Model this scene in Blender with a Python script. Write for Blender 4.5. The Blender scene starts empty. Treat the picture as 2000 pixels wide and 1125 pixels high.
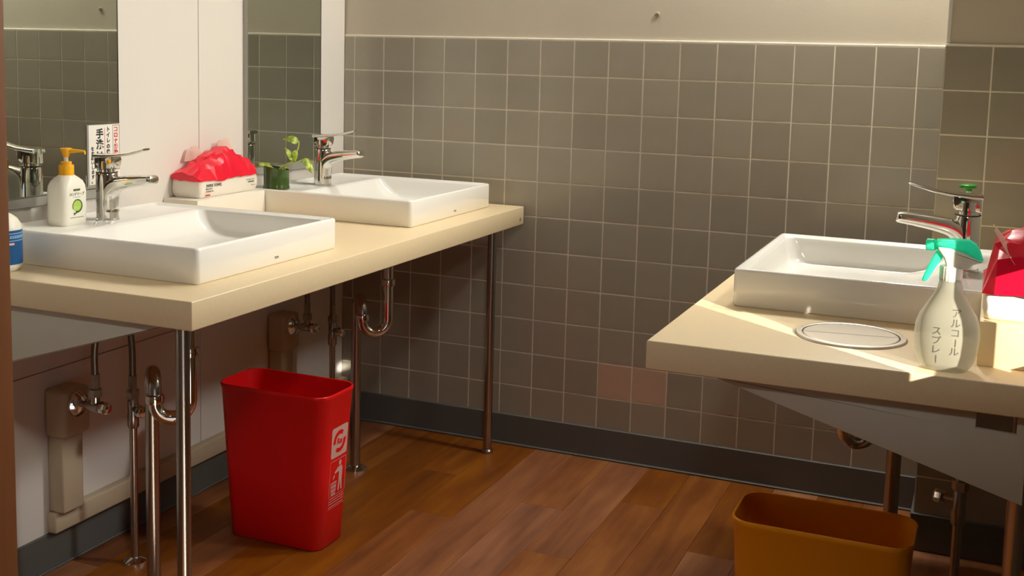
import bpy, bmesh, math, random
from mathutils import Vector, Matrix
PI = math.pi
S = bpy.context.scene
COL = S.collection
random.seed(7)

# ------------------------------------------------------------------ camera, world, lights, exposure
def look_cam():
    yaw, pitch, roll = -0.3962, -0.1171, 0.0255
    cy, sy, cp, sp, cr, sr = math.cos(yaw), math.sin(yaw), math.cos(pitch), math.sin(pitch), math.cos(roll), math.sin(roll)
    f = Vector((sy*cp, cy*cp, sp)); r = Vector((cy, -sy, 0)); u = r.cross(f)
    r2 = r*cr + u*sr; u2 = -r*sr + u*cr
    cam = bpy.data.cameras.new('camera'); o = bpy.data.objects.new('camera', cam); COL.objects.link(o)
    M = Matrix((r2, u2, -f)).transposed().to_4x4(); M.translation = Vector((1.7863, -3.0189, 1.1285))
    o.matrix_world = M
    cam.sensor_width = 36; cam.lens = 2244.93/2000*36
    cam.shift_x = 0; cam.shift_y = -(562.5-375)/2000
    cam.clip_start = .02
    S.camera = o
look_cam()

W = bpy.data.worlds.new('world'); S.world = W; W.use_nodes = True
W.node_tree.nodes['Background'].inputs[0].default_value = (.75, .85, 1, 1)
W.node_tree.nodes['Background'].inputs[1].default_value = 1.0

def lamp(name, kind, loc, energy, color, rot=(0, 0, 0), size=.2, size_y=None, spread=None):
    l = bpy.data.lights.new(name, kind); l.energy = energy; l.color = color
    if kind == 'AREA':
        l.size = size
        if size_y: l.shape = 'RECTANGLE'; l.size_y = size_y
        else: l.shape = 'DISK'
        if spread: l.spread = spread
    if kind == 'SUN': l.angle = math.radians(.6)
    o = bpy.data.objects.new(name, l); COL.objects.link(o); o.location = loc; o.rotation_euler = rot
    return o
WARM = (1, .97, .90)
lamp('ceiling_lamp_right', 'AREA', (1.54, -.17, 2.05), 9, WARM, size=.14)
lamp('ceiling_strip_lamp', 'AREA', (.95, -.19, 2.27), 8.2, WARM, size=1.35, size_y=.06)
aim = Vector((-.86, -.38, -.30)).to_track_quat('-Z', 'Y').to_euler()
lamp('left_front_fill', 'AREA', (1.80, -.60, 1.52), 3.6, WARM, rot=aim, size=.16, spread=math.radians(105))  # added fill, no known fixture: brightens the room-facing fronts on the left
aim = Vector((-.66, .52, -.62)).to_track_quat('-Z', 'Y').to_euler()
lamp('doorway_fill', 'AREA', (1.76, -2.62, 1.98), 2.6, WARM, rot=aim, size=.2, spread=math.radians(110))  # added fill from outside the doorway, lifts the low camera-facing surfaces
sun = lamp('sun', 'SUN', (4, -3, 3), 8.5, (1, .93, .80))
sd = Vector((-.79, .61, -math.tan(math.radians(18)))).normalized()
sun.rotation_euler = sd.to_track_quat('-Z', 'Y').to_euler()

S.view_settings.view_transform = 'Standard'; S.view_settings.look = 'None'
S.view_settings.gamma = 1; S.view_settings.exposure = .48
S.view_settings.use_curve_mapping = False
S.cycles.max_bounces = 8; S.cycles.diffuse_bounces = 5; S.cycles.glossy_bounces = 5
S.cycles.transmission_bounces = 6; S.cycles.caustics_reflective = False; S.cycles.caustics_refractive = False
S.cycles.sample_clamp_indirect = 6
try: S.cycles.use_denoising = True
except Exception: pass

# ------------------------------------------------------------------ materials
def lin(c):
    return tuple(((x/255)/12.92 if x/255 <= .04045 else ((x/255+.055)/1.055)**2.4) for x in c)
MATS = {}
def mat(name, rgb, rough=.5, metal=0, vary=0, scale=8, bump=0, bscale=40, objvar=0, trans=0, sss=0, spec=.5, coat=0, stretch=None, alpha=1):
    m = bpy.data.materials.new(name); m.use_nodes = True
    nt = m.node_tree; N = nt.nodes; L = nt.links; b = N['Principled BSDF']
    col = lin(rgb)
    b.inputs['Base Color'].default_value = (*col, 1); b.inputs['Roughness'].default_value = rough
    b.inputs['Metallic'].default_value = metal; b.inputs['Specular IOR Level'].default_value = spec
    b.inputs['Coat Weight'].default_value = coat
    if trans: b.inputs['Transmission Weight'].default_value = trans
    if sss:
        b.inputs['Subsurface Weight'].default_value = sss; b.inputs['Subsurface Radius'].default_value = (1, .9, .7); b.inputs['Subsurface Scale'].default_value = .02
    if alpha < 1: b.inputs['Alpha'].default_value = alpha
    tc = N.new('ShaderNodeTexCoord'); src = tc.outputs['Object']
    if stretch:
        mp = N.new('ShaderNodeMapping'); mp.inputs['Scale'].default_value = stretch; L.new(src, mp.inputs[0]); src = mp.outputs[0]
    out = None
    if vary or objvar:
        hsv = N.new('ShaderNodeHueSaturation'); hsv.inputs['Color'].default_value = (*col, 1)
        val = None
        if vary:
            n = N.new('ShaderNodeTexNoise'); n.inputs['Scale'].default_value = scale; n.inputs['Detail'].default_value = 5; L.new(src, n.inputs['Vector'])
            mr = N.new('ShaderNodeMapRange'); mr.inputs[3].default_value = 1-vary; mr.inputs[4].default_value = 1+vary; L.new(n.outputs[0], mr.inputs[0]); val = mr.outputs[0]
        if objvar:
            oi = N.new('ShaderNodeObjectInfo'); m2 = N.new('ShaderNodeMapRange'); m2.inputs[3].default_value = 1-objvar; m2.inputs[4].default_value = 1+objvar
            L.new(oi.outputs['Random'], m2.inputs[0])
            if val is not None:
                mm = N.new('ShaderNodeMath'); mm.operation = 'MULTIPLY'; L.new(val, mm.inputs[0]); L.new(m2.outputs[0], mm.inputs[1]); val = mm.outputs[0]
            else: val = m2.outputs[0]
        L.new(val, hsv.inputs['Value']); L.new(hsv.outputs[0], b.inputs['Base Color'])
    if bump:
        n2 = N.new('ShaderNodeTexNoise'); n2.inputs['Scale'].default_value = bscale; n2.inputs['Detail'].default_value = 3; L.new(src, n2.inputs['Vector'])
        bp = N.new('ShaderNodeBump'); bp.inputs['Strength'].default_value = bump; bp.inputs['Distance'].default_value = .002
        L.new(n2.outputs[0], bp.inputs['Height']); L.new(bp.outputs[0], b.inputs['Normal'])
    MATS[name] = m
    return m
M_tile = mat('glazed_tile', (160, 153, 137), .16, vary=.07, scale=14, bump=.12, bscale=22, objvar=.06)
M_tile_pink = mat('glazed_tile_pink', (198, 168, 148), .18, vary=.05, bump=.12, bscale=22)
M_grout = mat('grout', (238, 230, 214), .9, vary=.12, scale=30)
M_plaster = mat('plaster', (200, 191, 172), .85, vary=.04, scale=5, bump=.1, bscale=120)
M_dim_wall = mat('corridor_wall', (104, 92, 78), .8, vary=.05)
M_white_wall = mat('white_wall', (228, 224, 216), .7, vary=.02)
M_panel = mat('white_panel', (226, 221, 213), .35, vary=.02, scale=3)
M_seam = mat('panel_seam', (150, 120, 90), .8)
M_base = mat('vinyl_baseboard', (92, 92, 88), .55, vary=.08, scale=10)
M_jamb = mat('door_frame_wood', (128, 78, 42), .5, vary=.3, scale=6, stretch=(6, 6, .6), bump=.1)
M_counter = mat('counter_laminate', (226, 205, 166), .38, vary=.05, scale=160)
M_bracket = mat('grey_painted_steel', (194, 190, 176), .6, vary=.05, scale=20)
M_ceramic = mat('ceramic', (242, 240, 233), .12, coat=.4)
M_chrome = mat('chrome', (225, 222, 216), .07, 1)
M_chrome_dull = mat('steel_pipe', (172, 165, 156), .26, 1, vary=.06, scale=30)
M_brushed = mat('brushed_steel', (205, 198, 186), .38, 1, vary=.08, scale=14, stretch=(1, 40, 1))
M_hose = mat('braided_hose', (120, 112, 98), .45, .7, vary=.4, scale=700)
M_dark = mat('dark_rubber', (28, 26, 24), .6)
M_mirror = mat('mirror_glass', (205, 212, 204), .0, 1)
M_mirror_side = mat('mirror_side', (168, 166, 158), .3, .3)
M_white_box = mat('white_laminate', (238, 232, 218), .45, vary=.02)
M_sun_tinted_box = mat('sun_tinted_laminate', (240, 214, 166), .45, vary=.02)  # white laminate with the yellow of the sunlight put into its colour
M_right_wall = mat('right_wall_paint', (150, 145, 132), .6, vary=.04)
M_duct = mat('duct_plastic', (196, 180, 152), .55, vary=.05, scale=9)
M_red = mat('red_plastic', (232, 14, 20), .42, vary=.05, scale=12, bump=.05, bscale=300)
M_yellow_bin = mat('amber_plastic', (244, 158, 12), .42, vary=.05, scale=12, bump=.05, bscale=300)
M_decal = mat('decal_white', (214, 170, 158), .6)
M_bottle_white = mat('white_bottle_plastic', (240, 236, 220), .35, sss=.25)
M_yellow = mat('yellow_plastic', (246, 178, 8), .4)
M_film_white = mat('white_film', (238, 232, 220), .3, vary=.05, scale=25, bump=.3, bscale=60)
M_film_red = mat('red_film', (232, 16, 50), .25, vary=.2, scale=22, bump=.2, bscale=50)
M_film_pale = mat('pale_film', (244, 214, 200), .35, alpha=.75)
M_print = mat('black_print', (40, 36, 34), .6)
M_print_red = mat('red_print', (214, 40, 40), .6)
M_print_grey = mat('grey_print', (110, 106, 96), .6)
M_pencil = mat('faint_writing', (128, 124, 110), .6)
M_paper = mat('laminated_paper', (240, 236, 226), .3)
M_cup = mat('green_cup_plastic', (60, 82, 38), .12, vary=.15, scale=30, coat=.3)
M_stem = mat('plant_stem', (176, 190, 84), .5)
def glowing(name, rgb, t=.5, rough=.3, alpha=1):
    m = bpy.data.materials.new(name); m.use_nodes = True
    N = m.node_tree.nodes; L = m.node_tree.links; b = N['Principled BSDF']; out = N['Material Output']
    b.inputs['Base Color'].default_value = (*lin(rgb), 1); b.inputs['Roughness'].default_value = rough
    tr = N.new('ShaderNodeBsdfTranslucent'); tr.inputs[0].default_value = (*lin(rgb), 1)
    mx = N.new('ShaderNodeMixShader'); mx.inputs[0].default_value = t
    L.new(b.outputs[0], mx.inputs[1]); L.new(tr.outputs[0], mx.inputs[2]); last = mx
    if alpha < 1:
        tp = N.new('ShaderNodeBsdfTransparent'); m2 = N.new('ShaderNodeMixShader'); m2.inputs[0].default_value = alpha
        L.new(tp.outputs[0], m2.inputs[1]); L.new(mx.outputs[0], m2.inputs[2]); last = m2
    L.new(last.outputs[0], out.inputs[0]); return m
M_teal = glowing('turquoise_plastic', (96, 255, 226), .65, .3)
M_spray_white = glowing('translucent_bottle', (200, 198, 178), .3, .3, .6)
M_green = mat('green_pump_plastic', (40, 150, 28), .4)
M_clear = mat('clear_bottle', (214, 216, 206), .25, sss=.2, vary=.04)
M_blue = mat('blue_label', (22, 84, 140), .4, vary=.2, scale=40)
M_lightblue = mat('light_blue_print', (150, 196, 226), .4)
M_pink = mat('pink_print', (240, 196, 186), .4)
M_lime = mat('lime_print', (170, 206, 90), .5, vary=.35, scale=160)
M_darkgreen = mat('dark_green_print', (66, 92, 40), .5)
M_cap = mat('wall_cap_plastic', (168, 158, 132), .6)

def leaf_mat():
    m = bpy.data.materials.new('variegated_leaf'); m.use_nodes = True
    N = m.node_tree.nodes; L = m.node_tree.links; b = N['Principled BSDF']
    tc = N.new('ShaderNodeTexCoord'); n = N.new('ShaderNodeTexNoise'); n.inputs['Scale'].default_value = 90; n.inputs['Detail'].default_value = 4
    mp = N.new('ShaderNodeMapping'); mp.inputs['Scale'].default_value = (1, .35, 1); L.new(tc.outputs['Object'], mp.inputs[0]); L.new(mp.outputs[0], n.inputs['Vector'])
    r = N.new('ShaderNodeValToRGB'); e = r.color_ramp.elements
    e[0].position = .38; e[0].color = (*lin((120, 146, 34)), 1); e[1].position = .62; e[1].color = (*lin((216, 222, 130)), 1)
    x = r.color_ramp.elements.new(.5); x.color = (*lin((160, 182, 56)), 1)
    L.new(n.outputs[0], r.inputs[0]); L.new(r.outputs[0], b.inputs['Base Color']); b.inputs['Roughness'].default_value = .4
    b.inputs['Subsurface Weight'].default_value = .2; b.inputs['Subsurface Scale'].default_value = .005
    return m
M_leaf = leaf_mat()

def wood_mat():
    m = bpy.data.materials.new('floor_wood'); m.use_nodes = True
    N = m.node_tree.nodes; L = m.node_tree.links; b = N['Principled BSDF']
    tc = N.new('ShaderNodeTexCoord'); oi = N.new('ShaderNodeObjectInfo')
    add = N.new('ShaderNodeVectorMath'); add.operation = 'ADD'
    sc = N.new('ShaderNodeVectorMath'); sc.operation = 'SCALE'; sc.inputs['Scale'].default_value = 13.0
    cmb = N.new('ShaderNodeCombineXYZ')
    for i in range(3): L.new(oi.outputs['Random'], cmb.inputs[i])
    L.new(cmb.outputs[0], sc.inputs[0]); L.new(tc.outputs['Object'], add.inputs[0]); L.new(sc.outputs[0], add.inputs[1])
    mp = N.new('ShaderNodeMapping'); mp.inputs['Scale'].default_value = (34, 2.2, 1); L.new(add.outputs[0], mp.inputs[0])
    n = N.new('ShaderNodeTexNoise'); n.inputs['Scale'].default_value = 1; n.inputs['Detail'].default_value = 8; n.inputs['Roughness'].default_value = .65
    L.new(mp.outputs[0], n.inputs['Vector'])
    mp2 = N.new('ShaderNodeMapping'); mp2.inputs['Scale'].default_value = (9, 3, 1); L.new(add.outputs[0], mp2.inputs[0])
    n2 = N.new('ShaderNodeTexNoise'); n2.inputs['Scale'].default_value = 1; n2.inputs['Detail'].default_value = 3; L.new(mp2.outputs[0], n2.inputs['Vector'])
    mx = N.new('ShaderNodeMath'); mx.operation = 'ADD'; L.new(n.outputs[0], mx.inputs[0]); L.new(n2.outputs[0], mx.inputs[1])
    hf = N.new('ShaderNodeMath'); hf.operation = 'MULTIPLY'; hf.inputs[1].default_value = .5; L.new(mx.outputs[0], hf.inputs[0])
    r = N.new('ShaderNodeValToRGB'); e = r.color_ramp.elements
    e[0].position = .3; e[0].color = (*lin((92, 46, 12)), 1); e[1].position = .7; e[1].color = (*lin((162, 102, 44)), 1)
    x = r.color_ramp.elements.new(.5); x.color = (*lin((132, 74, 27)), 1)
    L.new(hf.outputs[0], r.inputs[0])
    hsv = N.new('ShaderNodeHueSaturation'); L.new(r.outputs[0], hsv.inputs['Color'])
    mr = N.new('ShaderNodeMapRange'); mr.inputs[3].default_value = .84; mr.inputs[4].default_value = 1.22; L.new(oi.outputs['Random'], mr.inputs[0]); L.new(mr.outputs[0], hsv.inputs['Value'])
    mr2 = N.new('ShaderNodeMapRange'); mr2.inputs[3].default_value = 1.1; mr2.inputs[4].default_value = .85; L.new(oi.outputs['Random'], mr2.inputs[0]); L.new(mr2.outputs[0], hsv.inputs['Saturation'])
    L.new(hsv.outputs[0], b.inputs['Base Color']); b.inputs['Roughness'].default_value = .45
    bp = N.new('ShaderNodeBump'); bp.inputs['Strength'].default_value = .12; bp.inputs['Distance'].default_value = .001
    L.new(n.outputs[0], bp.inputs['Height']); L.new(bp.outputs[0], b.inputs['Normal'])
    return m
M_wood = wood_mat()

# ------------------------------------------------------------------ mesh helpers
def box(bm, x0, x1, y0, y1, z0, z1, bev=0, seg=2):
    r = bmesh.ops.create_cube(bm, size=1)
    vs = r['verts']
    for v in vs:
        v.co = Vector((x0+(v.co.x+.5)*(x1-x0), y0+(v.co.y+.5)*(y1-y0), z0+(v.co.z+.5)*(z1-z0)))
    if bev:
        es = list({e for v in vs for e in v.link_edges})
        bmesh.ops.bevel(bm, geom=es, offset=bev, segments=seg, profile=.5, affect='EDGES')
def skin(bm, loops, cap0=True, cap1=True, closed=True):
    rings = [[bm.verts.new(p) for p in l] for l in loops]
    n = len(rings[0])
    for a, b in zip(rings, rings[1:]):
        for i in range(n if closed else n-1):
            j = (i+1) % n
            bm.faces.new((a[i], a[j], b[j], b[i]))
    if cap0: bm.faces.new(list(reversed(rings[0])))
    if cap1: bm.faces.new(rings[-1])
    return rings
def circ(r, z, n=32, ry=None, cx=0, cy=0):
    ry = r if ry is None else ry
    return [Vector((cx+r*math.cos(2*PI*i/n), cy+ry*math.sin(2*PI*i/n), z)) for i in range(n)]
def lathe(bm, prof, n=32, M=None, sy=1, cap0=True, cap1=True):
    loops = [circ(max(r, .0002), z, n, max(r, .0002)*sy) for r, z in prof]
    if M is not None: loops = [[M @ p for p in l] for l in loops]
    return skin(bm, loops, cap0, cap1)
def rrect(hx, hy, r, z, cx=0, cy=0, k=6):
    r = min(r, hx-.0003, hy-.0003); pts = []
    for (sx, sy, a0) in ((1, 1, 0), (-1, 1, PI/2), (-1, -1, PI), (1, -1, 1.5*PI)):
        for i in range(k+1):
            a = a0+PI/2*i/k
            pts.append(Vector((cx+sx*(hx-r)+r*math.cos(a), cy+sy*(hy-r)+r*math.sin(a), z)))
    return pts
def tube(bm, pts, rad, n=16, cap=True):
    pts = [Vector(p) for p in pts]; k = len(pts)
    rads = rad if isinstance(rad, (list, tuple)) else [rad]*k
    t0 = (pts[1]-pts[0]).normalized()
    up = Vector((0, 0, 1)) if abs(t0.z) < .9 else Vector((0, 1, 0))
    nrm = (up - t0*up.dot(t0)).normalized(); loops = []
    for i, p in enumerate(pts):
        t = ((pts[i+1] if i < k-1 else p) - (pts[i-1] if i else p)).normalized()
        nrm = (nrm - t*nrm.dot(t)).normalized(); bn = t.cross(nrm)
        loops.append([p + (nrm*math.cos(2*PI*j/n) + bn*math.sin(2*PI*j/n))*rads[i] for j in range(n)])
    skin(bm, loops, cap, cap)
def smooth_path(pts, sub=8):
    P = [Vector(p) for p in pts]; out = []
    for i in range(len(P)-1):
        a = P[max(i-1, 0)]; b = P[i]; c = P[i+1]; d = P[min(i+2, len(P)-1)]
        for j in range(sub):
            t = j/sub
            out.append(.5*((2*b)+(c-a)*t+(2*a-5*b+4*c-d)*t*t+(3*b-a-3*c+d)*t**3))
    out.append(P[-1]); return out
def arc(c, u, v, r, a0, a1, n=10):
    c = Vector(c); u = Vector(u); v = Vector(v)
    return [c + (u*math.cos(a0+(a1-a0)*i/n) + v*math.sin(a0+(a1-a0)*i/n))*r for i in range(n+1)]
def prism(bm, pts, d0, d1, plane='xz', bev=0):
    """polygon given in a plane, extruded along the third axis from d0 to d1"""
    def P(a, b, d): return Vector((a, d, b)) if plane == 'xz' else (Vector((d, a, b)) if plane == 'yz' else Vector((a, b, d)))
    area = sum(pts[i][0]*pts[(i+1) % len(pts)][1]-pts[(i+1) % len(pts)][0]*pts[i][1] for i in range(len(pts)))
    if area < 0: pts = pts[::-1]
    n0 = len(bm.verts)
    a = [bm.verts.new(P(x, y, d0)) for x, y in pts]; b = [bm.verts.new(P(x, y, d1)) for x, y in pts]; n = len(pts)
    fs = [bm.faces.new(a), bm.faces.new(b)]
    for i in range(n): fs.append(bm.faces.new((a[i], a[(i+1) % n], b[(i+1) % n], b[i])))
    bmesh.ops.recalc_face_normals(bm, faces=fs)
    if bev:
        es = [e for e in fs[0].edges]+[e for e in fs[1].edges]
        bmesh.ops.bevel(bm, geom=es, offset=bev, segments=2, profile=.5, affect='EDGES')
def mesh(name, bm, m, smooth=True, angle=35):
    bmesh.ops.recalc_face_normals(bm, faces=bm.faces[:])
    me = bpy.data.meshes.new(name); bm.to_mesh(me); bm.free()
    me.materials.append(m)
    if smooth:
        me.shade_smooth()
        try: me.set_sharp_from_angle(angle=math.radians(angle))
        except Exception: pass
    return me
def obj(name, bm, m, parent=None, smooth=True, angle=35):
    me = bm if isinstance(bm, bpy.types.Mesh) else mesh(name, bm, m, smooth, angle)
    o = bpy.data.objects.new(name, me); COL.objects.link(o)
    if parent is not None: o.parent = parent
    return o
def thing(name, label, cat, loc=(0, 0, 0), rz=0, group=None):
    o = bpy.data.objects.new(name, None); COL.objects.link(o); o.empty_display_size = .05
    o.location = loc; o.rotation_euler = (0, 0, rz); return tag(o, label, cat, group)
def tag(o, label, cat, group=None):
    o['label'] = label; o['category'] = cat
    if group: o['group'] = group
    return o
def struct(name, bm, m, parent=None, smooth=False):
    o = obj(name, bm, m, parent, smooth)
    if parent is None: o['kind'] = 'structure'
    return o
def dup(src, loc, rz, label):
    r = src.copy(); COL.objects.link(r); r.location = loc; r.rotation_euler = (0, 0, rz); r['label'] = label
    def kids(a, b):
        for ch in list(a.children):
            c = ch.copy(); COL.objects.link(c); c.parent = b; kids(ch, c)
    kids(src, r); return r
B = bmesh.new

def glyphs(bm, s, M, size, fit=None, offset=0, depth=.0002):
    """writing as flat geometry: text in the xy plane of M"""
    c = bpy.data.curves.new('writing', 'FONT'); c.body = s; c.size = size; c.offset = offset; c.resolution_u = 3
    c.align_x = 'CENTER'; c.align_y = 'CENTER'; c.extrude = depth
    o = bpy.data.objects.new('writing', c); COL.objects.link(o)
    bpy.context.view_layer.update()
    me = bpy.data.meshes.new_from_object(o.evaluated_get(bpy.context.evaluated_depsgraph_get()))
    xs = [v.co.x for v in me.vertices] or [0]
    k = 1 if not fit else fit/max(1e-6, max(xs)-min(xs))
    me.transform(Matrix.Diagonal((k, 1, 1, 1))); me.transform(M); bm.from_mesh(me)
    bpy.data.objects.remove(o); bpy.data.curves.remove(c); bpy.data.meshes.remove(me)
def stuff(o):
    o['kind'] = 'stuff'; return o
def frame_x(y, z, x):       # text facing +x, reading along +y
    return Matrix(((0, 0, 1, x), (1, 0, 0, y), (0, 1, 0, z), (0, 0, 0, 1)))
def frame_y(x, z, y):       # text facing -y, reading along +x
    return Matrix(((1, 0, 0, x), (0, 0, -1, y), (0, 1, 0, z), (0, 0, 0, 1)))
def column(bm, s, fr, a, z_top, step, size, d, offset=0):
    for i, ch in enumerate(s):
        if ch == 'ー':
            M = fr(a, z_top-step*(i+.5), d) @ Matrix.Rotation(-PI/2, 4, 'Z')
        else: M = fr(a, z_top-step*(i+.5), d)
        glyphs(bm, ch, M, size, offset=offset)

# ------------------------------------------------------------------ room shell
XL, XR, YN, YF, ZC, T = -.035, 1.922, -2.2, -3.75, 2.3, 1.178
PX, PY = 1.671, -.25          # pillar in the back right corner
b = B(); box(b, XL-.1, XR+.1, YF-.1, .1, -.12, -.006)
floor = struct('floor', b, M_seam)
SEAMW = .1145; x0 = .6225-6*SEAMW
n = 0
ends = {4: [-.30, -1.22], 5: [-.565, -1.48], 6: [-.95], 7: [-.40, -1.30], 8: [-.659, -1.57], 9: [-.28, -1.10], 10: [-.82, -1.7], 3: [-.75], 11: [-.5, -1.4], 2: [-.45, -1.3]}
for i in range(0, 18):
    xa = max(XL, x0+i*SEAMW); xb = min(XR, x0+(i+1)*SEAMW)
    if xb-xa < .01: continue
    cuts = [0]+ends.get(i, [-(.3+.37*(i*5 % 7)/7), -1.15-.3*(i*3 % 5)/5])+[YN]
    for ya, yb in zip(cuts, cuts[1:]):
        b = B(); box(b, xa+.0003, xb-.0003, yb+.0003, ya-.0003, -.0055, 0, .0003, 1)
        for v in b.verts: v.co -= Vector(((xa+xb)/2, (ya+yb)/2, 0))
        p = obj('plank', b, M_wood, floor, smooth=False); p.location = ((xa+xb)/2, (ya+yb)/2, 0)
b = B(); box(b, XL, XR, YF, YN, -.0055, 0); obj('corridor_flooring', b, M_wood, floor, False)
b = B(); box(b, XL-.1, XR+.1, YF-.1, .1, ZC, ZC+.1); struct('ceiling', b, M_plaster)

b = B(); box(b, XL-.1, XR+.1, .006, .12, 0, ZC)
wall_back = struct('wall_back', b, M_plaster)
b = B(); box(b, XL, PX, .0013, .007, .05, T); obj('grout_bed', b, M_grout, wall_back, False)
def tile_mesh(w, h, m, name='tile'):
    b = B(); t = .0055; e = .0007
    loops = [[Vector((-w/2, t, -h/2)), Vector((w/2, t, -h/2)), Vector((w/2, t, h/2)), Vector((-w/2, t, h/2))],
             [Vector((-w/2, e*.6, -h/2)), Vector((w/2, e*.6, -h/2)), Vector((w/2, e*.6, h/2)), Vector((-w/2, e*.6, h/2))],
             [Vector((-w/2+e, 0, -h/2+e)), Vector((w/2-e, 0, -h/2+e)), Vector((w/2-e, 0, h/2-e)), Vector((-w/2+e, 0, h/2-e))]]
    skin(b, loops); return mesh(name, b, m, smooth=False)
TM = {}
def put_tile(parent, xa, xb, za, zb, y, m, rz=0, base=None):
    J = .0036; w, h = xb-xa-J, zb-za-J
    if w < .008 or h < .008: return
    key = (round(w, 4), round(h, 4), m.name)
    if key not in TM: TM[key] = tile_mesh(w, h, m)
    o = bpy.data.objects.new('tile', TM[key]); COL.objects.link(o); o.parent = parent
    c = Vector(((xa+xb)/2, y, (za+zb)/2))
    jx, jz = random.uniform(-.0035, .0035), random.uniform(-.0035, .0035)
    if rz:
        o.location = (y, c.x, c.z); o.rotation_euler = (jx, 0, rz+jz)
    else:
        o.location = c; o.rotation_euler = (jx, 0, jz)
rows = [(T-.1*(j+1), T-.1*j) for j in range(11)]; rows.append((.078, .078))
rows = [(max(a, .075), c) for a, c in rows[:11]]
for j, (za, zb) in enumerate(rows):
    for k in range(-1, 17):
        xa, xb = max(XL, .1*k), min(PX, .1*(k+1))
        put_tile(wall_back, xa, xb, za, zb, 0, M_tile_pink if (j == 9 and k in (8, 9)) else M_tile)
b = B(); box(b, XL, PX, .0005, .0065, T-.001, T+.0045, .0012, 1); obj('tile_edge', b, M_grout, wall_back, False)
cap = obj('screw_plug', None or (lambda: (lambda bb: (lathe(bb, [(.0068, 0), (.0068, .003), (.005, .0045), (.0028, .0047), (.0025, .003)], 24, Matrix.Rotation(PI/2, 4, 'X')), bb)[1])(B()))(), M_cap)
cap.location = (.931, .0065, 1.2512)
tag(cap, 'small round plastic screw cap on the plaster above the grey tiles', 'screw cap')

# pillar
b = B(); box(b, PX+.006, XR, PY+.006, .006, 0, ZC)
pillar = struct('wall_pillar', b, M_plaster)
b = B(); box(b, PX+.0013, XR, PY+.0013, .003, .05, T); obj('grout_bed', b, M_grout, pillar, False)
for j, (za, zb) in enumerate(rows):
    for xa, xb in ((PX, 1.771), (1.771, 1.871), (1.871, XR)): put_tile(pillar, xa, xb, za, zb, PY, M_tile)
    for ya, yb in ((PY, PY+.1), (PY+.1, PY+.2), (PY+.2, 0)): put_tile(pillar, ya, yb, za, zb, PX, M_tile, -PI/2)
b = B(); box(b, PX+.0005, XR, PY+.0005, .0, T-.001, T+.0045, .0012, 1); obj('tile_edge', b, M_grout, pillar, False)
b = B(); box(b, PX+.0005, PX+.010, PY+.0025, PY+.010, T+.0045, ZC, .003, 2); struct('trim_1', b, M_white_wall)

# left wall: white panels with thin dark seams
b = B(); box(b, XL-.12, XL-.008, YF, .006, 0, ZC)
wall_left = struct('wall_left', b, M_seam)
for ya, yb in ((YF, -.6905), (-.6885, -.0005)):
    for za, zb in ((0, .4395), (.4415, ZC)):
        b = B(); box(b, XL-.0085, XL, ya, yb, za, zb, .0008, 1); obj('panel', b, M_panel, wall_left, False)

# right wall with unseen openings added to let the sun in
b = B()
CY0, CY1, CZ0, CZ1 = -3.55, -2.45, .10, .60                      # unseen low gap, added so sun bounces off the floor as fill
BEAM_GAPS = [(-1.572, -1.470, .785, .99), (-1.405, -1.27, .745, .905)]   # two unseen gaps, added and sized to shape the sun beam
cuts = [(YF, CY0, 0, ZC), (CY1, BEAM_GAPS[0][0], 0, ZC), (CY0, CY1, 0, CZ0), (CY0, CY1, CZ1, ZC), (BEAM_GAPS[1][1], .006, 0, ZC), (BEAM_GAPS[0][1], BEAM_GAPS[1][0], 0, ZC)]  # the strip between the two gaps is added to keep sun off the basin
for y0, y1, z0, z1 in BEAM_GAPS: cuts += [(y0, y1, 0, z0), (y0, y1, z1, ZC)]
for y0, y1, z0, z1 in cuts: box(b, XR, XR+.04, y0, y1, z0, z1)
struct('wall_right', b, M_right_wall)
b = B()
for Y0, Y1, Z0, Z1 in BEAM_GAPS:
    for y0, y1, z0, z1 in ((Y0-.02, Y0, Z0-.02, Z1+.02), (Y1, Y1+.02, Z0-.02, Z1+.02), (Y0, Y1, Z0-.02, Z0), (Y0, Y1, Z1, Z1+.02)):
        box(b, XR+.04, XR+.05, y0, y1, z0, z1, .002, 1)
struct('added_sun_gap_1', b, M_bracket)  # frames around the added beam-shaping gaps, out of view
b = B()
for y0, y1, z0, z1 in ((CY0-.03, CY0, CZ0-.03, CZ1+.03), (CY1, CY1+.03, CZ0-.03, CZ1+.03), (CY0, CY1, CZ0-.03, CZ0), (CY0, CY1, CZ1, CZ1+.03)):
    box(b, XR+.04, XR+.055, y0, y1, z0, z1, .002, 1)
struct('added_sun_gap_2', b, M_bracket)  # frame around the added low gap, out of view

# near wall with the doorway the picture is taken through
b = B(); DX0, DX1, DZ = .88, 1.90, 2.05
for x0_, x1_, z0, z1 in ((XL, DX0, 0, ZC), (DX1, XR, 0, ZC), (DX0, DX1, DZ, ZC)): box(b, x0_, x1_, YN-.10, YN, z0, z1)
struct('wall_near', b, M_dim_wall)
b = B()
for x0_, x1_, z0, z1 in ((.80, .9245, 0, DZ+.04), (DX1-.02, DX1+.02, 0, DZ+.04), (.9245, DX1-.02, DZ-.02, DZ+.04)):
    box(b, x0_, x1_, YN-.115, YN+.0, z0, z1, .004, 2)
struct('door_1', b, M_jamb, smooth=True)
b = B(); box(b, XL-.1, XR+.1, YF-.1, YF, 0, ZC); struct('wall_corridor', b, M_dim_wall)

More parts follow.
